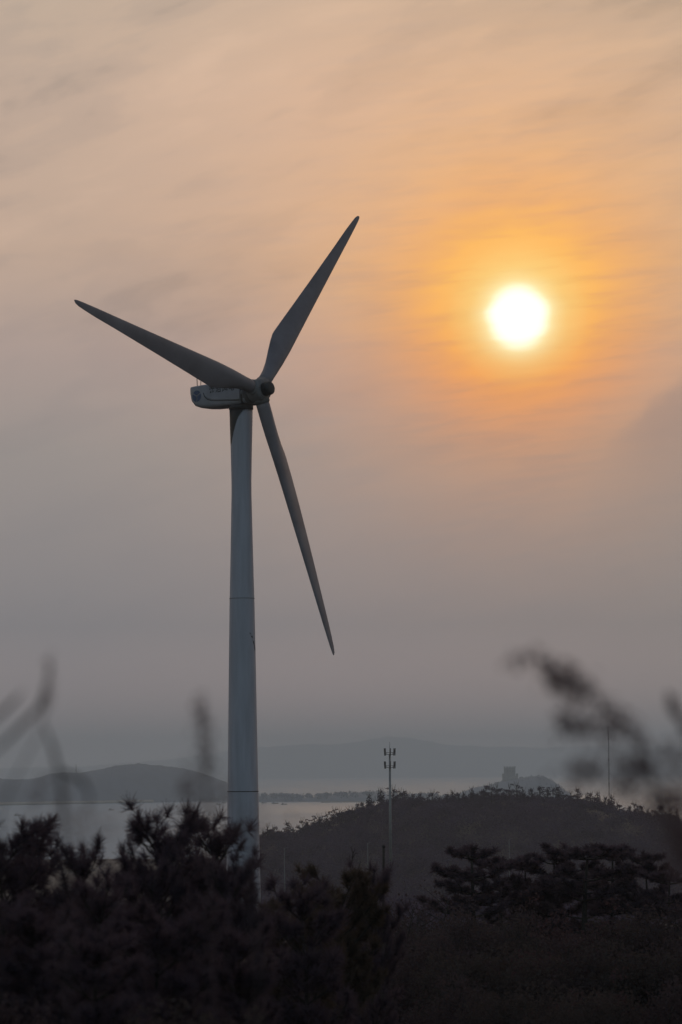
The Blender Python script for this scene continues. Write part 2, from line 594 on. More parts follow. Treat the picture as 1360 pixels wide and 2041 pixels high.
# wood on the peninsula and the island: far-off tree mass
pv, pf = [], []
off = 0
for prof, Y, dep, n, hgt in ((PENIN, 5700, 130, 420, 7.0), (ISLE, 5850, 120, 300, 2.4)):
    X, Z = interp_px(prof, Y)
    for k in range(n):
        x = rng.uniform(X[0] + 20, X[-1] - 10)
        v_ = rng.uniform(-0.9, 0.5)
        zc = np.interp(x, X, Z) * (1 - v_ * v_) ** 0.75
        lump = 0.55 + 0.45 * math.sin(x * 0.045 + 2) * math.sin(x * 0.012)
        h = hgt * (0.45 + 0.6 * rng.random()) * (0.6 + 0.5 * lump)
        r_ = h * rng.uniform(0.45, 0.8)
        c_ = blob_points(26, rng, [(x, Y + dep * v_, zc + h * 0.5, r_, h * 0.6)])
        vv, ff = leaf_cloud(c_, h * 0.3, rng)
        pv.append(vv)
        pf.append(ff + off)
        off += len(vv)
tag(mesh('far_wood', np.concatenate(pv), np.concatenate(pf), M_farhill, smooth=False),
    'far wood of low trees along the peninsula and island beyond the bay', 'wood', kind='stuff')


# ------------------------------------------------------------------ wind turbine
def tower_material():
    mt = bpy.data.materials.new('tower_paint')
    mt.use_nodes = True
    b = NB(mt.node_tree)
    p = mt.node_tree.nodes['Principled BSDF']
    tc = b.n('ShaderNodeTexCoord').outputs['Object']
    mp = b.n('ShaderNodeMapping')
    mp.inputs['Scale'].default_value = (1.2, 1.2, 0.12)
    b.link(tc, mp.inputs[0])
    streaks = b.noise(mp.outputs[0], 1.5, 5, 0.6)
    col = b.ramp(streaks, [(0.3, (0.41, 0.405, 0.465)), (0.7, (0.53, 0.52, 0.60))])
    # dark brown band at tower top, longest at the left, soft ragged lower edge
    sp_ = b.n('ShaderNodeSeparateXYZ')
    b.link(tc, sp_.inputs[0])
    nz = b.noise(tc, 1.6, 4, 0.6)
    reach = b.math('ADD', b.math('MULTIPLY', b.math('POWER', b.math('MULTIPLY', b.math('SUBTRACT', 0.85, sp_.outputs[0]), 0.58, clamp=True), 3.2), 3.0), 0.22)
    lim = b.math('ADD', reach, b.math('MULTIPLY', b.math('SUBTRACT', nz, 0.5), 0.45))
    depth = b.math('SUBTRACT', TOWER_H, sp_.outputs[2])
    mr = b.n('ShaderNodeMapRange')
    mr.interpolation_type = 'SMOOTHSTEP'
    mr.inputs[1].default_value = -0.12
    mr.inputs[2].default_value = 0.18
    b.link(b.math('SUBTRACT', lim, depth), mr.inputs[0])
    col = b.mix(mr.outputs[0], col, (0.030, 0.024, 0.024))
    b.link(col, p.inputs['Base Color'])
    p.inputs['Roughness'].default_value = 0.55
    return mt


TX, TY = -9.10, 320.6
tg = float(ground_z(TX, TY)) - 0.1
TOWER_TOP = at(479, 815, TY)[2]
TOWER_H = TOWER_TOP - tg
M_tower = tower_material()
M_blade = material('blade_gelcoat', (0.265, 0.235, 0.265), 0.5, 0.15, 0.35, col2=(0.185, 0.160, 0.180), stretch=(1, 1, 1))
M_nac = material('nacelle_panel', (0.38, 0.37, 0.41), 0.5, 0.12, 0.8)
M_nacdark = material('nacelle_seal', (0.06, 0.055, 0.06), 0.7, 0.2, 2.0)
M_hub = material('hub_iron', (0.20, 0.19, 0.20), 0.6, 0.3, 1.2)
M_nose = material('nose_cap_black', (0.028, 0.026, 0.030), 0.55, 0.2, 2.0)
M_blue = material('emblem_blue', (0.10, 0.13, 0.24), 0.6, 0.1, 2.0)
M_ink = material('lettering_black', (0.010, 0.010, 0.014), 0.6, 0.1, 2.0)

turbine = empty('wind_turbine', (TX, TY, tg), 'tall pale three bladed wind turbine standing behind the dark pines', 'wind turbine')
tw = MB()
prof = [(0.0, 1.66)] + [(at(480, py_, TY)[2] - tg, r_) for py_, r_ in ((1740, 1.53), (1579, 1.405), (1576, 1.40), (1300, 1.215), (1195, 1.135), (1191, 1.13), (1150, 1.08), (1060, 0.99), (985, 0.915), (960, 0.915), (900, 0.97), (840, 1.045), (815, 1.07))]
N = 48
tw.loft([[(r_ * math.cos(2 * math.pi * k / N), r_ * math.sin(2 * math.pi * k / N), z_) for k in range(N)] for z_, r_ in prof])
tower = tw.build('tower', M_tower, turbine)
for py_, r_ in ((1577.5, 1.403), (1193, 1.133)):
    fl = MB()
    z_ = at(480, py_, TY)[2] - tg
    hh = 0.04 if py_ > 1500 else 0.02
    fl.loft([[(rr_ * math.cos(2 * math.pi * k / N), rr_ * math.sin(2 * math.pi * k / N), zz) for k in range(N)] for zz, rr_ in ((z_ - hh, r_ - .02), (z_ - hh, r_ + .022), (z_ + hh, r_ + .022), (z_ + hh, r_ - .02))], cap=False)
    fl.build('flange', M_nacdark, tower)
# dark painted strokes on the right of the tower
mk = MB()
zA = at(500, 1262, TY)[2] - tg
for strip in ([(-52, 0, .16), (-40, -.35, .2), (-28, -.85, .2), (-18, -1.5, .12)], [(-30, -.75, .10), (-20, -1.2, .14), (-14, -1.65, .10)]):
    L_ = []
    for a_, dz, wd in strip:
        z_ = zA + dz
        r_ = np.interp(z_, [q[0] for q in prof], [q[1] for q in prof]) + 0.008
        da = wd / r_ / 2
        th = R(a_)
        L_.append(((r_ * math.cos(th - da), r_ * math.sin(th - da), z_), (r_ * math.cos(th + da), r_ * math.sin(th + da), z_)))
    vv = [q for pr_ in L_ for q in pr_]
    mk.add(vv, [(2 * i, 2 * i + 1, 2 * i + 3, 2 * i + 2) for i in range(len(L_) - 1)])
mk.build('painted_mark', M_ink, tower)

# rotor and nacelle axes (yaw 52 degrees off the line of sight)
YAW, TILT, AZ0, BL = R(52.07), R(6.0), R(43.4), 25.3
axN = np.array([math.sin(YAW) * math.cos(TILT), -math.cos(YAW) * math.cos(TILT), math.sin(TILT)])
axT = np.array([math.cos(YAW), math.sin(YAW), 0.0])
axU = np.cross(axN, axT)
if axU[2] < 0:
    axU = -axU
hub_w = at(516.5, 778.5, 319)
org = np.array([TX, TY, tg])
HB = hub_w - org                                  # rotor centre in the turbine's own frame
# nacelle frame: forward x, sideways y (towards the viewer's side), up z, level
nX = np.array([math.sin(YAW), -math.cos(YAW), 0.0])
nY = np.array([-math.cos(YAW), -math.sin(YAW), 0.0])
nZ = np.array([0, 0, 1.0])
NZ0 = TOWER_H                                     # nacelle floor level at tower top


def nac(x, y, z):
    return nX * x + nY * y + nZ * (NZ0 + 0.30 + z + 0.03 * x)


def rrect(x, hw, zb, zt, rb, rt, n=6):
    pts = []
    for cx_, cz_, r_, a0_ in ((hw - rt, zt - rt, rt, 0), (-hw + rt, zt - rt, rt, 90), (-hw + rb, zb + rb, rb, 180), (hw - rb, zb + rb, rb, 270)):
        for k in range(n + 1):
            a_ = R(a0_ + 90 * k / n)
            pts.append(nac(x, cx_ + r_ * math.cos(a_), cz_ + r_ * math.sin(a_)))
    return pts


ST = [(-5.30, .92, 1.85, 2.12, .08, .12), (-5.25, 1.0, 1.45, 2.17, .15, .15), (-5.05, 1.08, .72, 2.18, .3, .16), (-4.7, 1.12, .33, 2.19, .38, .16), (-4.1, 1.15, .12, 2.2, .4, .16),
      (-3.2, 1.17, .03, 2.22, .38, .16), (-2.0, 1.18, 0.0, 2.24, .34, .16), (-.5, 1.18, 0.0, 2.26, .32, .16), (.9, 1.15, 0.02, 2.22, .35, .25), (1.25, 1.05, .12, 2.05, .4, .4)]
nm = MB()
nm.loft([rrect(*s_) for s_ in ST])
nacelle = nm.build('nacelle', M_nac, turbine)
nacelle.modifiers.new('split', 'EDGE_SPLIT').split_angle = R(50)
# raised cowling panel along the flank, its lower edge curving up at the back (both sides)
for sgn in (1, -1):
    cw = MB()
    outline = [(-3.55, 2.12), (-3.50, 1.5), (-3.35, 1.12), (-3.0, .83), (-2.5, .68), (-1.5, .56), (-.2, .46), (.85, .40), (.85, 2.16)]
    inn = [nac(x_, sgn * 1.12, z_) for x_, z_ in outline]
    outr = [nac(x_ + (.05 if x_ < 0 else -.03), sgn * 1.245, z_ + (.05 if z_ < 1.5 else -.05)) for x_, z_ in outline]
    n_ = len(outline)
    fs = [(i, (i + 1) % n_, n_ + (i + 1) % n_, n_ + i) for i in range(n_)] + [tuple(range(n_, 2 * n_))]
    cw.add(inn + outr, fs)
    pan = cw.build('side_panel', M_nac, nacelle, smooth=False)
    sl = MB()
    low = [nac(x_ - .02, sgn * 1.20, z_ - .05) for x_, z_ in outline[1:8]]
    sl.tube(low, 0.03, 6)
    sl.build('panel_seam', M_nacdark, nacelle)
# emblem: round blue badge split by a pale Y, on the viewer's flank
em = MB()
ex, ez, er = -4.33, 1.22, 0.52
for k in range(3):
    gap = 0.055
    off_ = math.degrees(math.asin(gap / er))
    a0_, a1_ = 30 + 120 * k, 150 + 120 * k
    mid = R((a0_ + a1_) / 2)
    ap = gap / math.sin(R(60))
    ring = [(ex - ap * math.cos(mid), ez + ap * math.sin(mid))] + [(ex - er * math.cos(R(a_)), ez + er * math.sin(R(a_))) for a_ in np.linspace(a0_ + off_, a1_ - off_, 16)]
    em.add([nac(x_, 1.186, z_) for x_, z_ in ring], [tuple(range(len(ring)))])
em.build('emblem', M_blue, nacelle, smooth=False)
# lettering on the flank
fc = bpy.data.curves.new('lettering', 'FONT')
fc.body = '港沿风电'
fc.size = 0.70
fc.space_character = 1.22
fc.offset = 0.012
fo = bpy.data.objects.new('lettering_curve', fc)
COL.objects.link(fo)
dgp = bpy.context.evaluated_depsgraph_get()
tm = bpy.data.meshes.new_from_object(fo.evaluated_get(dgp))
COL.objects.unlink(fo)
bpy.data.objects.remove(fo)
tv = [nac(-2.80 + v_.co.x, 1.252, 1.36 + v_.co.y) for v_ in tm.vertices]
mesh('lettering', tv, [tuple(pl.vertices) for pl in tm.polygons], M_ink, nacelle, smooth=False)
# wind vane rods on the roof at the back
an = MB()
an.tube([nac(-4.95, .35, 2.15), nac(-5.0, .35, 3.3)], 0.035, 6)
an.tube([nac(-4.75, .1, 2.15), nac(-4.72, .1, 2.9)], 0.03, 6)
an.tube([nac(-5.2, .35, 3.2), nac(-4.7, .35, 3.2)], 0.025, 6)
an.build('weather_mast', M_dark, nacelle)
# dark front ring and yaw collar
fr = MB()
fr.loft([rrect(x_, hw_, zb_, zt_, .4, .4) for x_, hw_, zb_, zt_ in ((.92, 1.17, 0.0, 2.25), (.92, 1.215, -.03, 2.28), (1.06, 1.215, -.03, 2.28), (1.06, 1.10, .07, 2.15))], cap=False)
fr.build('front_seal', M_nacdark, nacelle)
yc = MB()
yc.loft([[(r_ * math.cos(2 * math.pi * k / N), r_ * math.sin(2 * math.pi * k / N), NZ0 + z_) for k in range(N)] for z_, r_ in ((-.05, 1.0), (-.05, 1.12), (.30, 1.12), (.38, .9))])
yc.build('yaw_collar', M_nacdark, turbine)


def rot(a, r_, s_):
    """point at axial position s_ ahead of the rotor centre, radius r_, angle a"""
    return HB + axN * s_ + r_ * (math.cos(a) * axU + math.sin(a) * axT)


hb = MB()
hb.loft([[rot(2 * math.pi * k / 36, r_, s_) for k in range(36)] for s_, r_ in ((-1.75, .62), (-1.45, 1.0), (-1.0, 1.02), (-.95, .8), (-.72, .8), (-.70, .98), (-.4, 1.08), (.45, 1.08), (.66, .95), (.72, .7))])
hub = hb.build('hub', M_hub, turbine)
nc = MB()
nc.loft([[rot(2 * math.pi * k / 36, r_, s_) for k in range(36)] for s_, r_ in ((.6, .62), (1.28, .62), (1.40, .58), (1.46, .5), (1.48, .3), (1.485, .05))])
nc.build('nose_cap', M_nose, hub)

SEC = [(1.0, 1.24, 1.0, 16), (1.6, 1.24, 1.0, 16), (2.3, 1.26, .98, 16), (3.2, 1.48, .80, 15), (4.3, 1.88, .58, 14), (5.4, 2.22, .42, 12.5), (6.2, 2.40, .35, 11.5), (6.6, 2.40, .33, 11),
       (8.5, 2.24, .28, 8.5), (11, 2.0, .24, 6), (14, 1.70, .21, 4), (17, 1.40, .19, 2.5), (20, 1.09, .18, 1.5), (22.5, .86, .16, .8), (24.0, .65, .16, .5), (24.7, .52, .16, .3),
       (25.1, .35, .16, .2), (25.28, .10, .2, 0)]
for kb in range(3):
    aa = AZ0 + kb * 2 * math.pi / 3
    cone = R(0.6)
    sp0 = math.cos(aa) * axU + math.sin(aa) * axT
    spn = sp0 * math.cos(cone) + axN * math.sin(cone)
    lead = np.cross(sp0, axN)
    rings = []
    for r_, ch, tcn, tw_ in SEC:
        be = R(tw_ + 1.0)
        cdir = math.cos(be) * lead + math.sin(be) * axN
        tdir = -math.sin(be) * lead + math.cos(be) * axN
        wc = min(max((tcn - 0.34) / 0.6, 0), 1)
        pa = 0.30 + 0.20 * wc
        ring = []
        n_ = 40
        for k in range(n_):
            th = 2 * math.pi * k / n_
            xx = 0.5 * (1 + math.cos(th))                       # 1 = leading edge ... 0 = trailing edge
            xle = 1 - xx
            yt = 5 * tcn * (0.2969 * math.sqrt(max(xle, 0)) - 0.126 * xle - 0.3516 * xle ** 2 + 0.2843 * xle ** 3 - 0.1036 * xle ** 4)
            sy_ = yt * (1 if math.sin(th) >= 0 else -1)
            cy_ = 0.5 * tcn * math.sin(th)
            yy = sy_ * (1 - wc) + cy_ * wc
            ring.append(HB + spn * r_ + cdir * (xx - (1 - pa)) * ch + tdir * yy * ch)
        rings.append(ring)
    bm_ = MB()
    bm_.loft(rings)
    blade = bm_.build('blade', M_blade, turbine)
    cl = MB()
    cc0 = HB + spn * 0.86
    c1_ = lead
    c2_ = np.cross(spn, lead)
    cl.loft([[HB + spn * s_ + q_ * (math.cos(2 * math.pi * k / 28) * c1_ + math.sin(2 * math.pi * k / 28) * c2_) for k in range(28)] for s_, q_ in ((.55, .72), (1.12, .72), (1.12, .675), (1.20, .675), (1.22, .6))])
    cl.build('root_collar', M_hub, blade)


# ------------------------------------------------------------------ trees
def unit(v_):
    return v_ / (np.linalg.norm(v_) + 1e-12)


TOPS = {}


def make_pine(seed, H, RW, label, cat_group, needle_len=0.145, needle_w=0.0042, per=70, shoot=0.13, whorls=10, t0=0.25, flat=False, mat=M_pine, keep=1.0, name='pine_tree'):
    rg = np.random.default_rng(seed)
    root = empty(name, (0, 0, 0), label, 'tree', cat_group)
    wood = MB()
    bend = rg.normal(0, 0.03, 2) * H
    tp = [np.array([bend[0] * math.sin(t * 2.2), bend[1] * math.sin(t * 2.6), H * t * (0.86 if flat else 0.94)]) for t in np.linspace(0, 1, 10)]
    tr = [0.021 * H * (1 - 0.86 * t) for t in np.linspace(0, 1, 10)]
    wood.tube(tp, tr, 8)
    tufts = []                                   # (position, direction)

    def on_trunk(t):
        f = t * 9
        i = min(int(f), 8)
        return tp[i] + (tp[i + 1] - tp[i]) * (f - i)
    for wi in range(whorls):
        t = t0 + (0.97 - t0) * (wi + rg.uniform(-.35, .35)) / (whorls - 1)
        t = min(max(t, 0.1), 0.985) if wi < whorls - 1 else 0.985
        u_ = (t - t0) / (1 - t0)
        if flat:
            prof_ = (0.55 + 0.75 * u_) * (1 if u_ < 0.82 else 0.75) * (0.6 + 0.75 * rg.random())
        else:
            prof_ = (0.75 + 0.55 * u_) * (1 - max(0, u_ - .5) / .5 * 0.52)
        nb = rg.integers(4, 7)
        ph = rg.uniform(0, 6.28)
        for bi in range(nb):
            if wi < whorls - 2 and rg.random() > keep:
                continue
            a_ = ph + bi * 6.283 / nb + rg.normal(0, .25)
            L_ = RW * prof_ * rg.uniform(.65, 1.15)
            o_ = on_trunk(t)
            out_ = np.array([math.cos(a_), math.sin(a_), 0])
            rise = (0.12 if flat else 0.25 + 0.5 * u_)
            pts_ = [o_ + out_ * L_ * s_ + np.array([0, 0, L_ * (rise * s_ + 0.28 * s_ ** 3)]) + rg.normal(0, .02 * L_, 3) * (s_ > 0) for s_ in (0, .3, .6, .85, 1.0)]
            wood.tube(pts_, [0.006 * H * (1 - .5 * u_) * (1 - .75 * s_) + 0.003 for s_ in (0, .3, .6, .85, 1.0)], 5)
            ntw = max(3, int(L_ / (shoot * 1.1)) * 2)
            tufts.append((pts_[-1], unit(out_ * .5 + np.array([0, 0, 1.0]) + rg.normal(0, .15, 3))))
            for q in range(ntw):
                s_ = rg.uniform(.3, 1.0)
                i = int(np.searchsorted([0, .3, .6, .85, 1.0], s_)) - 1
                i = min(max(i, 0), 3)
                b0 = pts_[i] + (pts_[i + 1] - pts_[i]) * rg.random()
                side_ = np.cross(out_, [0, 0, 1.0]) * rg.choice([-1, 1])
                dr = unit(out_ * rg.uniform(.2, .8) + side_ * rg.uniform(.1, 1.0) + np.array([0, 0, rg.uniform(.1, .55 if flat else .9)]))
                tl = shoot * rg.uniform(.7, 1.9)
                e_ = b0 + dr * tl
                wood.tube([b0, b0 + dr * tl * .5 + rg.normal(0, .01, 3), e_], [.006, .005, .004], 4, cap=False)
                tufts.append((e_, unit(dr + np.array([0, 0, .7]))))
                if rg.random() < .35:
                    tufts.append((b0 + dr * tl * .45, unit(dr + np.array([0, 0, .25]) + rg.normal(0, .3, 3))))
    # leader shoots at the very top
    topp = tp[-1]
    for k in range(2 if flat else 5):
        dr = unit(np.array([rg.normal(0, .35), rg.normal(0, .35), 1.0]))
        wood.tube([topp, topp + dr * H * 0.03], [.01, .006], 5)
        tufts.append((topp + dr * H * 0.03, dr))
        tufts.append((topp + dr * H * 0.01, dr))
    wood.build('trunk', M_bark, root)
    P = np.array([q[0] for q in tufts])
    D = np.array([q[1] for q in tufts])
    n = len(P)
    P = np.repeat(P, per, 0)
    D = np.repeat(D, per, 0)
    N_ = len(P)
    rnd = rg.normal(size=(N_, 3))
    lat = rnd - D * np.sum(rnd * D, 1)[:, None]
    lat /= np.linalg.norm(lat, axis=1)[:, None]
    s_ = rg.uniform(-.25, .25, N_)[:, None]
    ang = np.radians(rg.uniform(2, 98, N_))[:, None]
    nd = D * np.cos(ang) + lat * np.sin(ang)
    base = P + D * s_ * shoot
    ln = needle_len * rg.uniform(.75, 1.15, N_)[:, None]
    wd = np.cross(nd, rg.normal(size=(N_, 3)))
    wd /= np.linalg.norm(wd, axis=1)[:, None]
    wd *= needle_w
    V_ = np.stack([base - wd, base + wd, base + nd * ln + wd * .3, base + nd * ln - wd * .3], 1).reshape(-1, 3)
    F_ = np.arange(4 * N_).reshape(N_, 4)
    mesh('crown', V_, F_, mat, root, smooth=False)
    TOPS[root.name] = float(np.percentile(V_[:, 2], 99.6))
    return root


def make_bush(seed, H, RW, label, group, mat, n=2600, leaf=0.055, name='shrub', sparse=0.0, stems=9):
    rg = np.random.default_rng(seed)
    root = empty(name, (0, 0, 0), label, 'shrub', group)
    wood = MB()
    blobs = []
    tips = []
    for k in range(stems):
        a_ = rg.uniform(0, 6.28)
        rr_ = RW * rg.uniform(.15, .8)
        hh_ = H * rg.uniform(.6, .93) * (1 - 0.25 * rr_ / RW)
        tip = np.array([math.cos(a_) * rr_, math.sin(a_) * rr_, hh_])
        wood.tube([(0, 0, 0), tip * np.array([.3, .3, .45]) + rg.normal(0, .05, 3), tip * np.array([.7, .7, .8]) + rg.normal(0, .06, 3), tip], [.03, .022, .014, .006], 5)
        blobs.append((tip[0], tip[1], hh_ * .86, RW * rg.uniform(.28, .45), H * rg.uniform(.12, .24)))
        blobs.append((tip[0] * .7, tip[1] * .7, hh_ * .55, RW * rg.uniform(.28, .42), H * rg.uniform(.14, .24)))
        for q in range(7):
            b0 = tip * rg.uniform(.6, 1.0)
            e_ = b0 + np.array([rg.normal(0, .16), rg.normal(0, .16), rg.uniform(.05, .3)]) * H * .5
            wood.tube([b0, (b0 + e_) / 2 + rg.normal(0, .02, 3), e_], [.008, .006, .003], 4, cap=False)
            tips.append(e_)
    wood.build('stems', M_bark, root)
    c_ = blob_points(n, rg, blobs)
    t_ = np.array(tips)
    c2 = t_[rg.integers(0, len(t_), n // 5)] + rg.normal(0, .07, (n // 5, 3))
    c_ = np.concatenate([c_, c2])
    v_, f_ = leaf_cloud(c_, leaf, rg)
    mesh('foliage', v_, f_, mat, root, smooth=False)
    return root


def place(root, px, top, Y, H, rz, label, group=None, wide=1.0, first=False, sink=0.1):
    """stand a plant of modelled height H on the ground at distance Y so that it reaches the height seen in the photo"""
    q = at(px, top, Y)
    g = float(ground_z(q[0], Y)) - sink
    s_ = (q[2] - g) / H
    loc = (q[0], Y, g)
    sc = (s_ * wide, s_ * wide, s_)
    if first:
        root.location = loc
        root.rotation_euler = (0, 0, rz)
        root.scale = sc
        root['label'] = label
        if group:
            root['group'] = group
        return root
    return dup(root, loc, rz, sc, label, group)


GP = 'spiky pines in the foreground'
pines = [make_pine(100 + i, 3.8, (0.62, 0.50, 0.70, 0.56)[i], 'pine', GP, whorls=(10, 9, 10, 9)[i], t0=0.22, keep=0.92) for i in range(4)]
green = make_pine(140, 4.6, 0.85, 'pine', GP, whorls=9, t0=0.62, mat=M_pine_warm, needle_w=0.005)
used = set()


def near(i, px, top, Y, rz, label, wide=1.0):
    src = green if i == 9 else pines[i]
    H = TOPS[src.name]
    first = i not in used
    used.add(i)
    return place(src, px, top, Y, H, rz, label, GP, wide, first)


near(0, 342, 1610, 36.0, 0.3, 'dark spiky pine left of the turbine tower, its top highest against the water', 0.88)
near(1, 424, 1626, 37.5, 1.1, 'dark spiky pine overlapping the left edge of the turbine tower', 0.78)
near(2, 58, 1648, 34.0, 2.0, 'broad dark spiky pine below the left hill, near the left border', 0.90)
near(3, -25, 1632, 33.0, 0.6, 'dark spiky pine cut by the left border of the photo', 0.99)
near(1, 150, 1674, 32.5, 2.9, 'dark spiky pine with one low tufted top where the shoreline gap begins', 0.72)
near(2, 312, 1684, 35.0, 4.0, 'dark spiky pine on the right side of the shoreline gap, lower than its right neighbour', 0.60)
near(3, 205, 1748, 29.5, 5.1, 'low dark pine filling the gap between the two tall left pine clumps', 0.80)
near(0, 452, 1702, 33.0, 2.2, 'low dark pine in front of the foot of the turbine tower', 0.60)
near(9, 690, 1730, 52.0, 0.2, 'olive tinged pine with bare lower branches, beside the dark post', 0.85)
near(3, 596, 1752, 43.0, 1.9, 'dark blurred pine just right of the foot of the turbine tower', 0.9)
near(0, 60, 1800, 25.5, 4.4, 'dark low pine at the lower left below the broad left pine', 1.15)
near(2, 330, 1800, 26.5, 0.9, 'dark low pine at the bottom below the highest left pine', 1.15)
near(1, 470, 1845, 27.5, 3.4, 'dark low pine at the bottom below the turbine tower', 1.0)
near(3, 195, 1850, 24.0, 2.6, 'dark low pine at the bottom below the shoreline gap', 1.15)
near(9, 570, 1790, 45.0, 3.3, 'olive tinged lower pine left of the pine with bare branches', 0.91)
near(0, 748, 1726, 55.0, 5.6, 'dark pine crown touching the dark post on its left', 0.58)

# mid-distance pines on the right, layered crowns
GM = 'pines on the slope to the right'
mid = [make_pine(200 + i, 7.5, (0.75, 0.85, 0.95)[i], 'pine', GM, needle_len=0.16, needle_w=0.013, per=40, shoot=0.15, whorls=(12, 12, 13)[i], t0=0.27, flat=True, keep=0.9) for i in range(3)]
mused = set()


def midp(i, px, top, Y, rz, label, wide=1.0):
    first = i not in mused
    mused.add(i)
    return place(mid[i], px, top, Y, TOPS[mid[i].name], rz, label, GM, wide, first)


midp(0, 934, 1688, 118, 0.4, 'separate ragged pine, leftmost of those standing out against the wooded hill', 1.23)
midp(1, 985, 1706, 121, 1.4, 'drooping pine close to the right of the separate ragged pine', 1.11)
midp(0, 1050, 1712, 124, 3.0, 'small pointed pine between the drooping pine and the broad pines', 0.94)
midp(2, 1115, 1700, 122, 2.2, 'broad dark pine forming the left shoulder of the wide pine clump', 1.11)
midp(1, 1185, 1682, 120, 4.4, 'broad dark pine with the highest flat top on the right slope', 1.39)
midp(0, 1222, 1692, 126, 5.2, 'dark pine tucked behind the right side of the highest flat topped pine', 1.11)
midp(2, 1272, 1702, 119, 0.9, 'pointed dark pine sloping down to the right, last before the right border', 0.81)
midp(1, 1352, 1735, 116, 2.5, 'low dark pine cut by the right border of the photo', 1.11)

# scrub
GS = 'scrub bushes on the near slope'
bushes = [make_bush(300, 3.2, 1.6, 'shrub', GS, M_scrub, 16000, 0.030), make_bush(301, 3.2, 1.5, 'shrub', GS, M_scrub_red, 14000, 0.030),
          make_bush(302, 3.2, 1.7, 'shrub', GS, M_scrub_green, 17000, 0.030), make_bush(303, 3.4, 1.3, 'shrub', GS, M_scrub, 2600, 0.03, stems=18)]
bused = set()


def bush(i, px, top, Y, label, wide=1.0):
    first = i not in bused
    bused.add(i)
    return place(bushes[i], px, top, Y, 3.3, random.uniform(0, 6.28), label, GS, wide, first)


BL_ = [(3, 858, 1745, 104, 'twiggy half bare shrub below and left of the separate ragged pine', 1.0),
       (3, 800, 1762, 98, 'twiggy half bare shrub just right of the dark post', 0.9),
       (0, 812, 1774, 116, 'brown shrub standing behind the twiggy shrub right of the dark post', 1.0),
       (0, 905, 1775, 100, 'brown shrub at the foot of the separate ragged pine', 1.1),
       (2, 985, 1785, 102, 'olive shrub below the drooping pine', 1.1),
       (1, 1105, 1752, 108, 'russet shrub below the left shoulder of the wide pine clump', 1.1),
       (1, 1190, 1770, 105, 'russet shrub below the highest flat topped pine', 1.1),
       (0, 1050, 1772, 106, 'brown shrub below the small pointed pine', 1.0),
       (2, 1265, 1778, 104, 'olive shrub below the pointed pine near the right border', 1.1),
       (0, 1335, 1760, 102, 'brown shrub below the pine cut by the right border', 1.1),
       (0, 850, 1820, 84, 'brown shrub low on the slope, right of the bare pine branches', 1.2),
       (2, 950, 1840, 80, 'olive shrub low on the slope below the separate ragged pine', 1.2),
       (1, 1060, 1835, 82, 'russet shrub in the middle of the right slope', 1.2),
       (0, 1160, 1830, 80, 'brown shrub low on the slope below the flat topped pine', 1.2),
       (2, 1270, 1840, 79, 'olive shrub low on the slope near the right border', 1.2),
       (0, 1370, 1830, 80, 'brown shrub low on the slope, cut by the right border', 1.2),
       (0, 900, 1910, 66, 'brown shrub at the bottom, right of the pale ground patch', 1.1),
       (2, 1010, 1920, 64, 'olive shrub at the bottom below the drooping pine', 1.1),
       (1, 1120, 1915, 65, 'russet shrub at the bottom below the wide pine clump', 1.1),
       (0, 1330, 1915, 63, 'brown shrub in the bottom right corner', 1.1),
       (2, 1215, 1930, 62, 'olive shrub at the bottom left of the corner shrub', 1.0),
       (0, 630, 1800, 88, 'brown shrub between the blurred pine and the olive tinged pine', 1.2),
       (0, 730, 1800, 92, 'brown shrub behind the dark post', 1.2),
       (0, 20, 1930, 22, 'dark near shrub in the bottom left corner', 0.8),
       (2, 420, 1930, 23, 'dark near shrub at the bottom below the tower foot', 0.8)]
for i, px, top, Y, lb, wd in BL_:
    bush(i, px, top, Y, lb, wd)

# undergrowth of the near slope: uncountable low leaves and grass
n = 150000
uy = np.exp(rng.uniform(math.log(14), math.log(330), n))
ux = rng.uniform(-1, 1, n) * (4 + uy * 0.16)
keep = rng.random(n) < np.clip(uy / 120, 0.15, 1)
uy, ux = uy[keep], ux[keep]
uz = ground_z(ux, uy) + np.abs(rng.normal(0, .28, len(uy)))
v_, f_ = leaf_cloud(np.stack([ux, uy, uz], 1), 0.16, rng, 1.2)
tag(mesh('undergrowth', v_, f_, M_under, smooth=False), 'low brown undergrowth covering the near slope', 'undergrowth', kind='stuff')


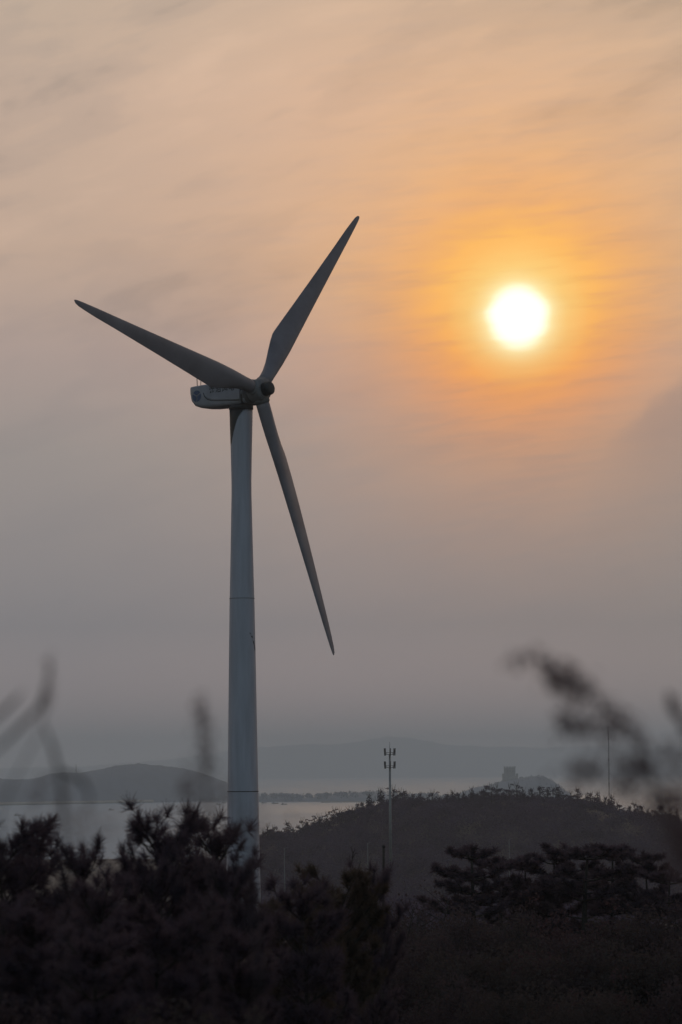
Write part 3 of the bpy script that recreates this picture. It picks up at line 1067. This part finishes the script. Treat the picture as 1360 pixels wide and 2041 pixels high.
# ------------------------------------------------------------------ wooded hill
def make_hill_tree(seed, style):
    rg = np.random.default_rng(seed)
    root = empty('hill_tree', (0, 0, 0), 'tree', 'tree', 'trees along the skyline of the wooded hill')
    H = 5.0
    wood = MB()
    wood.tube([(0, 0, 0), (.06, 0, H * .4), (-.05, .05, H * .85)], [.13, .09, .03], 6)
    blobs = []
    nb = {0: 12, 1: 12, 2: 12}[style]
    for k in range(nb):
        a_ = rg.uniform(0, 6.28)
        t = rg.uniform(.1, .98)
        if style == 0:
            rr_ = rg.uniform(.3, 1.5) * (1.1 - .6 * t)
            bl = (math.cos(a_) * rr_, math.sin(a_) * rr_, H * t * .92, rg.uniform(.5, .85), rg.uniform(.4, .6))
        elif style == 1:
            t = rg.uniform(.25, .95)
            rr_ = rg.uniform(.4, 1.7)
            bl = (math.cos(a_) * rr_, math.sin(a_) * rr_, H * t, rg.uniform(.5, .8), rg.uniform(.25, .42))
        else:
            rr_ = rg.uniform(.1, .9) * (1.2 - t)
            bl = (math.cos(a_) * rr_, math.sin(a_) * rr_, H * t * .93, rg.uniform(.5, .85), rg.uniform(.4, .7))
        blobs.append(bl)
        wood.tube([(0, 0, H * min(t, .85) * .7), (bl[0] * .6, bl[1] * .6, bl[2] - .2), (bl[0], bl[1], bl[2])], [.05, .035, .015], 4, cap=False)
    for k in range(7):
        a_ = rg.uniform(0, 6.28)
        wood.tube([(0, 0, H * .75), (math.cos(a_) * .5, math.sin(a_) * .5, H * rg.uniform(.9, 1.0)), (math.cos(a_) * .7, math.sin(a_) * .7, H * rg.uniform(1.0, 1.12))], [.04, .025, .012], 4, cap=False)
    wood.build('trunk', M_bark, root)
    v_, f_ = leaf_cloud(blob_points({0: 620, 1: 560, 2: 460}[style], rg, blobs), 0.17, rg)
    mesh('crown', v_, f_, M_hilltree, root, smooth=False)
    return root


htrees = [make_hill_tree(400 + k, (0, 1, 2, 0, 1)[k]) for k in range(5)]
ORD = ['first', 'second', 'third', 'fourth', 'fifth', 'sixth', 'seventh', 'eighth', 'ninth', 'tenth', 'eleventh', 'twelfth', 'thirteenth',
       'fourteenth', 'fifteenth', 'sixteenth', 'seventeenth', 'eighteenth', 'nineteenth', 'twentieth', 'twenty first', 'twenty second', 'twenty third', 'twenty fourth']
SHAPE = ['round crowned', 'flat topped', 'narrow', 'round crowned', 'flat topped']
segs = [(524, 770, 'turbine tower'), (784, 1004, 'antenna mast'), (1016, 1208, 'distant fort'), (1219, 1375, 'ridge mast')]
hx = 0
hused = set()
rh = random.Random(8)
for x0, x1, mark in segs:
    px = x0
    k = 0
    while px < x1 and k < 24:
        i = rh.choice([0, 1, 2, 3, 4])
        Y = 1090 + rh.uniform(-25, 30)
        q = at(px, 1600, Y)
        g = float(ground_z(q[0], Y)) - 0.5
        s_ = rh.uniform(.85, 1.35)
        lb = '%s tree on the wooded hill skyline, %s right of the %s' % (SHAPE[i], ORD[k], mark)
        if i not in hused:
            hused.add(i)
            t_ = htrees[i]
            t_.location = (q[0], Y, g)
            t_.scale = (s_, s_, s_)
            t_.rotation_euler = (0, 0, rh.uniform(0, 6.28))
            t_['label'] = lb
        else:
            dup(htrees[i], (q[0], Y, g), rh.uniform(0, 6.28), (s_ * rh.uniform(.9, 1.25), s_, s_), lb)
        px += rh.uniform(9, 17)
        k += 1

# a few fell wholly behind the reeds, where the photo shows nothing of them
gone = [o for o in COL.objects if o.parent is None and ' tree on the wooded hill' in o.get('label', '') and o not in htrees
        and o['label'].endswith((' third right of the ridge mast', ' thirteenth right of the ridge mast', ' fourteenth right of the ridge mast'))]
gone += [ch for o in gone for ch in o.children]
for o in gone:
    bpy.data.objects.remove(o)

# the body of the hill wood as one mass
pv, pf, off = [], [], 0
n = 0
while n < 4600:
    y = rng.uniform(640, 1150)
    x = y * rng.uniform(-.045, .118)
    if np.interp(x, RX, RZ) - np.interp(y, YB, ZB) < 1.0:
        continue
    g = float(ground_z(x, y))
    h = rng.uniform(2.6, 4.6) * (0.56 if y > 1000 else 1) * (1.15 + 0.4 * math.sin(x * 0.21 + 1.3 * math.sin(y * .043)) * math.sin(y * 0.071 + x * .05))
    c_ = blob_points(100, rng, [(x, y, g + h * .55, h * .5, h * .4), (x + rng.normal(0, .8), y, g + h * .3, h * .5, h * .35)])
    vv, ff = leaf_cloud(c_, 0.26, rng)
    pv.append(vv)
    pf.append(ff + off)
    off += len(vv)
    n += 1
tag(mesh('hill_wood', np.concatenate(pv), np.concatenate(pf), M_hilltree, smooth=False), 'dark wood covering the rounded hill behind the antenna mast', 'wood', kind='stuff')

# scattered trees of the low ground left of the hill
pv, pf, off = [], [], 0
for k in range(2300):
    y = rng.uniform(420, 1800) if k < 900 else rng.uniform(330, 690)
    x = (rng.uniform(-.12, .03) if k < 900 else rng.uniform(-.03, .12)) * y
    g = float(ground_z(x, y))
    h = rng.uniform(1.2, 3.2)
    c_ = blob_points(36, rng, [(x, y, g + h * .5, h * .6, h * .5)])
    vv, ff = leaf_cloud(c_, 0.34, rng)
    pv.append(vv)
    pf.append(ff + off)
    off += len(vv)
tag(mesh('lowland_scrub', np.concatenate(pv), np.concatenate(pf), M_hilltree, smooth=False), 'scrub on the low ground by the shore left of the wooded hill', 'scrub', kind='stuff')


# ------------------------------------------------------------------ masts, poles, fort, boats
def stand(px, Y):
    q = at(px, 1600, Y)
    return np.array([q[0], Y, float(ground_z(q[0], Y)) - 0.1])


# antenna mast
Y = 850
base = stand(778, Y)
topz = at(776, 1503, Y)[2]
mast = empty('antenna_mast', base, 'slim grey antenna mast with two rings of panel antennas in front of the wooded hill', 'antenna mast')
Hm = topz - base[2]
mp_ = MB()
mp_.tube([(0, 0, 0), (0, 0, Hm * .5), (0, 0, Hm)], [.42, .33, .22], 16)
mp_.build('mast_pole', M_galv, mast)
rod = MB()
rod.tube([(0, 0, Hm), (0, 0, Hm + 1.2), (0, 0, Hm + 2.9)], [.07, .05, .03], 6)
rod.build('lightning_rod', M_dark, mast)
for zl in (Hm - .1, Hm - 3.25):
    pf_ = MB()
    for zz, r_ in ((zl, .95), (zl + .45, 1.1)):
        ring = [(r_ * math.cos(2 * math.pi * k / 16), r_ * math.sin(2 * math.pi * k / 16), zz) for k in range(17)]
        pf_.tube(ring, 0.045, 5, cap=False)
    for k in range(8):
        a_ = 2 * math.pi * k / 8
        pf_.tube([(0.2 * math.cos(a_), .2 * math.sin(a_), zl), (.95 * math.cos(a_), .95 * math.sin(a_), zl), (1.1 * math.cos(a_), 1.1 * math.sin(a_), zl + .45)], 0.04, 5)
    pf_.loft([[(r_ * math.cos(2 * math.pi * k / 16), r_ * math.sin(2 * math.pi * k / 16), zz) for k in range(16)] for r_, zz in ((.95, zl - .06), (.95, zl + .02))])
    plat = pf_.build('platform', M_dark, mast)
    for a_ in (5, 40, 150, 185, 215, 275, 320):
        pa_ = MB()
        c_, s_ = math.cos(R(a_)), math.sin(R(a_))
        X_, Y_, Z_ = np.array([c_, s_, 0]), np.array([-s_, c_, 0]), np.array([.06 * c_, .06 * s_, 1.0])
        pa_.box((1.32 * c_, 1.32 * s_, zl + .62), (.14, .24, 1.75), (X_, Y_, Z_))
        pa_.tube([(1.2 * c_, 1.2 * s_, zl - .1), (1.2 * c_, 1.2 * s_, zl + 1.3)], .04, 5)
        pa_.tube([(.9 * c_, .9 * s_, zl), (1.2 * c_, 1.2 * s_, zl)], .04, 5)
        pa_.build('antenna', M_dark, plat, smooth=False)

# thin mast on the ridge behind the reeds
Y = 1120
base = stand(1214.5, Y)
h_ = at(1212, 1448, Y)[2] - base[2]
thin = empty('lattice_mast', base, 'very thin dark mast rising from the ridge behind the reed plume', 'mast')
tm_ = MB()
for k in range(3):
    a_ = 2 * math.pi * k / 3
    tm_.tube([(.19 * math.cos(a_), .19 * math.sin(a_), 0), (.17 * math.cos(a_), .17 * math.sin(a_), h_)], .035, 5)
for i in range(int(h_ / .6)):
    z_ = i * .6
    for k in range(3):
        a_, b_ = 2 * math.pi * k / 3, 2 * math.pi * (k + 1) / 3
        tm_.tube([(.19 * math.cos(a_), .19 * math.sin(a_), z_), (.19 * math.cos(b_), .19 * math.sin(b_), z_ + .6)], .022, 4)
tm_.build('lattice', M_dark, thin, smooth=False)
for zf in (.35, .62, .86):
    gb = MB()
    gb.box((0, 0, h_ * zf), (.5, .5, .25))
    gb.build('guy_collar', M_dark, thin, smooth=False)


def pole(name, px, Y, top, r_, mat, label, cat, lean=0.0, foot=None):
    base = stand(px, Y)
    t_ = at(px + lean, top, Y)
    h_ = t_[2] - base[2]
    o = empty(name, base, label, cat)
    pm = MB()
    dx_ = t_[0] - base[0]
    pm.tube([(0, 0, 0), (dx_ * .5, 0, h_ * .5), (dx_, 0, h_)], [r_ * 1.15, r_, r_ * .8], 10)
    pm.build('shaft', mat, o)
    return o, h_, dx_


o, h_, dx_ = pole('wooden_post', 757, 60, 1688, .026, M_wood, 'dark slim post leaning slightly, rising from the bushes left of the antenna mast', 'post', 8)
c_ = MB()
c_.tube([(dx_, 0, h_ - .01), (dx_, 0, h_ + .03)], [.030, .024], 10)
c_.build('post_cap', M_dark, o)
for px, Y, top, lb in ((1015, 600, 1672, 'thin pale pole above the small pointed pine'), (733, 640, 1680, 'thin pale pole just left of the dark post'),
                       (567, 620, 1690, 'thin pale pole right of the turbine tower foot')):
    o, h_, dx_ = pole('utility_pole', px, Y, top, .075, M_pole, lb, 'pole')
    a_ = MB()
    a_.tube([(0, 0, h_ - .1), (.25, 0, h_ + .02), (.55, 0, h_ + .03)], .04, 6)
    a_.build('bracket', M_pole, o)
# mast on the left hill
q = at(152, 1543, 5722)
o = empty('hill_mast', q, 'tiny thin mast standing on the hill across the bay on the left', 'mast')
hm = MB()
hm.tube([(0, 0, -2), (0, 0, 8), (0, 0, 16)], [.6, .5, .35], 6)
hm.build('shaft', M_dark, o)
hm = MB()
hm.box((0, 0, 11), (1.2, 1.2, .5))
hm.build('platform', M_dark, o)

# bare sapling beside the post
base = stand(710, 58)
t_ = at(704, 1690, 58)
hs = t_[2] - base[2]
sap = empty('bare_sapling', base, 'leafless dark sapling with a crooked top, left of the dark post', 'tree')
sm = MB()
sc_ = lambda px_, py_: np.array(at(px_, py_, 58)) - base
sm.tube([(0, 0, 0), sc_(712, 1800), sc_(709, 1745), sc_(701, 1722), sc_(704, 1700), sc_(701, 1691)], [.03, .02, .012, .010, .008, .006], 6)
trunk = sm.build('trunk', M_bark, sap)
for pts_ in ([(702, 1712), (709, 1700), (713, 1701)], [(703, 1702), (708, 1694), (707, 1690)], [(708, 1742), (716, 1728), (719, 1716)], [(709, 1750), (700, 1738), (697, 1728)], [(701, 1722), (696, 1712), (698, 1704)], [(701, 1692), (699, 1689), (702, 1687)]):
    tm_ = MB()
    tm_.tube([sc_(*q_) for q_ in pts_], [.007, .006, .005], 5)
    tm_.build('twig', M_bark, sap)

# fort on the island
Y = 5850
fb = at(1017, 1561, Y)
fort = empty('fort', fb, 'square stone fort tower on the island hill beyond the wooded ridge', 'fort')
k_ = Y / F_PX                                                   # metres per pixel there
bw = MB()
bw.box((0, 0, 4.0), (30 * k_, 26 * k_, 16))
base_w = bw.build('base_wall', M_stone, fort, smooth=False)
bw = MB()
bw.box((-.5, 0, 19), (22 * k_, 18 * k_, 14.2))
keepw = bw.build('keep', M_stone, fort, smooth=False)
for xx in (-9.2, -4.6, 0, 4.6, 8.4):
    for yy in (-6.6, 6.6):
        bw = MB()
        bw.box((xx, yy, 27.0), (1.9, 1.6, 1.9))
        bw.build('merlon', M_stone, keepw, smooth=False)
for sx_ in (-13.2, 13.2):
    bw = MB()
    bw.box((sx_ * .86, -6, 13.5), (3.6, 4.4, 5.0))
    bw.build('corner_turret', M_stone, fort, smooth=False)
for xx in (-4.8, 0, 4.0):
    bw = MB()
    bw.box((xx, -7.55, 20), (1.3, .3, 2.6))
    bw.build('window', M_dark, keepw, smooth=False)

# boats
boat = empty('fishing_boat', (0, 0, 0), 'boat', 'boat', 'small boats in the bay')
hm = MB()
hm.loft([[(x_, y_, z_) for y_, z_ in ((-w_, 1.0 + sh), (-w_ * .7, -.2), (0, -.35), (w_ * .7, -.2), (w_, 1.0 + sh))] for x_, w_, sh in ((-4, .95, 0), (-2, 1.2, 0), (1, 1.2, .05), (3, .8, .25), (4.2, .12, .55))])
hm.build('hull', M_hull, boat, smooth=False)
cb_ = MB()
cb_.box((-1.6, 0, 1.75), (2.2, 1.5, 1.5))
cb_.box((-1.6, 0, 2.56), (2.6, 1.8, .12))
cb_.build('cabin', M_cabin, boat, smooth=False)
ms = MB()
ms.tube([(.6, 0, .8), (.6, 0, 4.2)], [.09, .05], 5)
ms.build('boat_mast', M_dark, boat)
spots = [(35, 1626, .2, 1.0, 'tiny dark boat alone on the water near the left border'), (222, 1615, .5, .9, 'tiny dark boat alone on the water above the shoreline gap'),
         (548, 1602, 0.1, 1.25, 'tiny dark boat off the peninsula, largest of the row right of the tower'), (566, 1604, .2, 1.1, 'tiny dark boat off the peninsula, rightmost of the row right of the tower'),
         (526, 1601, 0, 1.0, 'tiny dark boat off the peninsula, touching the right edge of the tower'), (436, 1604, .3, 1.1, 'tiny dark boat off the left hill, just left of the tower'),
         (446, 1601, 0, .9, 'tiny dark boat touching the left edge of the tower'), (712, 1605, .4, .8, 'tiny dark boat above the wooded slope, below the reef end')]
for i, (px, py, rz, s_, lb) in enumerate(spots):
    dv = at(px, py, 1000.0)
    t_ = EYE / (EYE - dv[2])
    loc = (dv[0] * t_, 1000 * t_, 0.0)
    if i == 0:
        boat.location = loc
        boat.rotation_euler = (0, 0, rz)
        boat.scale = (s_, s_, s_)
        boat['label'] = lb
    else:
        dup(boat, loc, rz, s_, lb)


# ------------------------------------------------------------------ reeds close to the camera
def spikelets(paths, rg, dens, rad, leaf):
    """paths: lists of points (px, py, Y); fuzzy spikelets along them"""
    out_ = []
    for P_, dn, rd in paths:
        q = np.array([at(*c) for c in P_])
        seg = np.linalg.norm(np.diff(q, axis=0), axis=1)
        for i in range(len(seg)):
            n_ = max(2, int(seg[i] * dens * dn))
            t_ = rg.random(n_)[:, None]
            c_ = q[i] + (q[i + 1] - q[i]) * t_ + rg.normal(0, rad * rd, (n_, 3))
            out_.append(c_)
    return np.concatenate(out_)


def reed(label, stems, leaves, plumes, seed, foot, group='reeds close to the camera', dens=2200, rad=0.0058, leaf=0.0048):
    rg = np.random.default_rng(seed)
    fp = np.array([foot[0], foot[1], float(ground_z(foot[0], foot[1])) - .03])
    root = empty('reed', fp, label, 'reed', group)
    for pts_, r0, r1 in stems:
        q = [at(*c) - fp for c in pts_]
        s_ = MB()
        s_.tube(q, list(np.linspace(r0, r1, len(q))), 6)
        s_.build('stem', M_reed, root)
    for pts_, wd in leaves:
        q = [np.array(at(*c)) - fp for c in pts_]
        lm = MB()
        n_ = len(q)
        rings = []
        for i, c in enumerate(q):
            t = q[min(i + 1, n_ - 1)] - q[max(i - 1, 0)]
            sd_ = unit(np.cross(t, [0.25, 1.0, 0.1]))
            hw = wd * math.sin(math.pi * min(.97, .12 + .86 * i / (n_ - 1))) * .5
            nn = unit(np.cross(t, sd_))
            rings.append([c - sd_ * hw, c + nn * hw * .25, c + sd_ * hw, c + nn * (hw * .25 + .0006)])
        lm.loft(rings)
        lm.build('leaf_blade', M_reed, root)
    for path in plumes:
        c_ = spikelets([path], rg, dens, rad, leaf) - fp
        v_, f_ = leaf_cloud(c_, leaf, rg)
        mesh('plume', v_, f_, M_plume, root, smooth=False)
    return root


D1 = 4.6
reed('nodding reed with a large dark drooping plume on the right of the distant fort',
     [([(1520, 3300, D1), (1470, 2600, D1), (1420, 2000, D1), (1380, 1780, D1), (1345, 1655, D1), (1318, 1588, D1), (1296, 1535, D1), (1272, 1478, D1), (1228, 1424, D1), (1176, 1378, D1), (1115, 1338, D1), (1080, 1314, D1)], .0030, .0010)],
     [],
     [([(1012, 1325, D1), (1045, 1309, D1), (1080, 1312, D1), (1100, 1335, D1)], .55, 1.2),
      ([(1086, 1320, D1), (1112, 1342, D1), (1150, 1362, D1), (1178, 1382, D1)], 1.25, 1.6),
      ([(1098, 1366, D1 + .05), (1140, 1374, D1), (1178, 1386, D1)], .9, 1.4),
      ([(1120, 1440, D1 - .05), (1160, 1444, D1), (1200, 1458, D1), (1224, 1462, D1)], 1.0, 2.0),
      ([(1190, 1400, D1), (1232, 1428, D1), (1262, 1450, D1), (1282, 1485, D1)], .9, 1.6),
      ([(1140, 1548, D1 + .05), (1190, 1534, D1), (1240, 1530, D1), (1288, 1528, D1)], 1.0, 1.7),
      ([(1265, 1520, D1), (1285, 1530, D1), (1295, 1545, D1)], 2.6, 2.2),
      ([(1222, 1580, D1), (1260, 1560, D1), (1290, 1545, D1)], .7, 1.8),
      ([(1310, 1580, D1), (1325, 1596, D1), (1338, 1610, D1)], 2.2, 2.0),
      ([(1260, 1620, D1), (1300, 1606, D1), (1330, 1600, D1)], .5, 2.0)], 1, (at(1560, 1600, D1)[0] * 1.0, D1))
D2 = 4.9
reed('reed leaning in from the right border beside the nodding reed',
     [([(1700, 3200, D2), (1560, 2200, D2), (1470, 1800, D2), (1405, 1560, D2), (1365, 1460, D2), (1345, 1415, D2), (1328, 1378, D2)], .0036, .0014)],
     [],
     [([(1322, 1490, D2), (1345, 1505, D2), (1380, 1530, D2)], .9, 1.6), ([(1335, 1385, D2), (1350, 1420, D2), (1368, 1458, D2)], .7, .6),
      ([(1350, 1560, D2), (1365, 1620, D2), (1380, 1700, D2)], 1.6, 3.0), ([(1335, 1640, D2), (1352, 1680, D2), (1372, 1740, D2)], 1.6, 2.6)], 2, (at(1740, 1600, D2)[0], D2))
D3 = 5.0
reed('thin bent reed at the left border with arching leaves',
     [([(-60, 3100, D3), (-20, 2300, D3), (-4, 1800, D3), (2, 1610, D3), (40, 1532, D3), (74, 1470, D3), (88, 1425, D3), (98, 1350, D3), (104, 1296, D3)], .0017, .0008)],
     [([(-30, 1515, D3), (10, 1480, D3), (50, 1440, D3), (78, 1412, D3), (92, 1376, D3), (99, 1340, D3), (104, 1298, D3)], .0075),
      ([(86, 1440, D3), (106, 1492, D3), (120, 1550, D3), (128, 1605, D3), (130, 1660, D3)], .0075),
      ([(-30, 1448, D3), (5, 1420, D3), (30, 1396, D3), (48, 1374, D3)], .007)],
     [([(100, 1620, D3), (130, 1628, D3), (160, 1640, D3)], .55, 3.0), ([(140, 1640, D3), (150, 1660, D3), (158, 1690, D3)], .5, 2.4), ([(195, 1625, D3), (205, 1640, D3), (208, 1655, D3)], .6, 2.0),
      ([(98, 1310, D3), (96, 1360, D3), (90, 1420, D3)], .25, .8)], 3, (at(-70, 1600, D3)[0], D3))
D4 = 5.1
reed('drooping reed leaf bent over beside the thin bent reed',
     [([(160, 3000, D4), (140, 2300, D4), (128, 1800, D4), (122, 1600, D4), (116, 1540, D4), (140, 1544, D4)], .0015, .0007)],
     [([(112, 1534, D4), (140, 1544, D4), (164, 1556, D4), (178, 1580, D4), (178, 1620, D4)], .008)], [([(80, 1560, D4), (86, 1590, D4)], .4, 2.0)], 4, (at(165, 1600, D4)[0], D4))
D5 = 5.3
reed('single upright reed with a small low plume, just left of the turbine tower',
     [([(440, 3000, D5), (428, 2300, D5), (420, 1850, D5), (416, 1640, D5), (412, 1540, D5), (407, 1450, D5), (401, 1380, D5)], .0016, .0008)],
     [],
     [([(402, 1395, D5), (406, 1450, D5), (411, 1510, D5), (413, 1545, D5)], .7, 1.3), ([(372, 1568, D5), (384, 1578, D5), (396, 1586, D5)], 1.3, 2.0),
      ([(372, 1550, D5), (385, 1535, D5), (405, 1530, D5)], .5, 2.4), ([(424, 1560, D5), (430, 1580, D5), (420, 1592, D5)], .7, 2.2), ([(418, 1600, D5), (415, 1650, D5)], .25, 2.0)], 5, (at(445, 1600, D5)[0], D5))
D6 = 5.0
reed('low blurred reed crossing in front of the foot of the turbine tower',
     [([(560, 3000, D6), (530, 2300, D6), (512, 1900, D6), (500, 1740, D6), (490, 1680, D6), (470, 1640, D6)], .0026, .0010)],
     [], [([(462, 1625, D6), (480, 1650, D6), (495, 1690, D6)], .4, 2.6), ([(530, 1640, D6), (520, 1670, D6)], .35, 2.6)], 6, (at(565, 1600, D6)[0], D6))

# ------------------------------------------------------------------ haze
hz = MB()
hz.box((0, 13300, 145), (12000, 27400, 320))
mt = bpy.data.materials.new('haze_air')
mt.use_nodes = True
mt.node_tree.nodes.clear()
b = NB(mt.node_tree)
pv_ = b.n('ShaderNodeVolumePrincipled')
pv_.inputs['Color'].default_value = (0.99, 0.995, 1.0, 1)
pv_.inputs['Density'].default_value = HAZE_D
pv_.inputs['Anisotropy'].default_value = 0.0
ou = b.n('ShaderNodeOutputMaterial')
b.link(pv_.outputs[0], ou.inputs['Volume'])
tag(hz.build('haze', mt, smooth=False), kind='stuff')
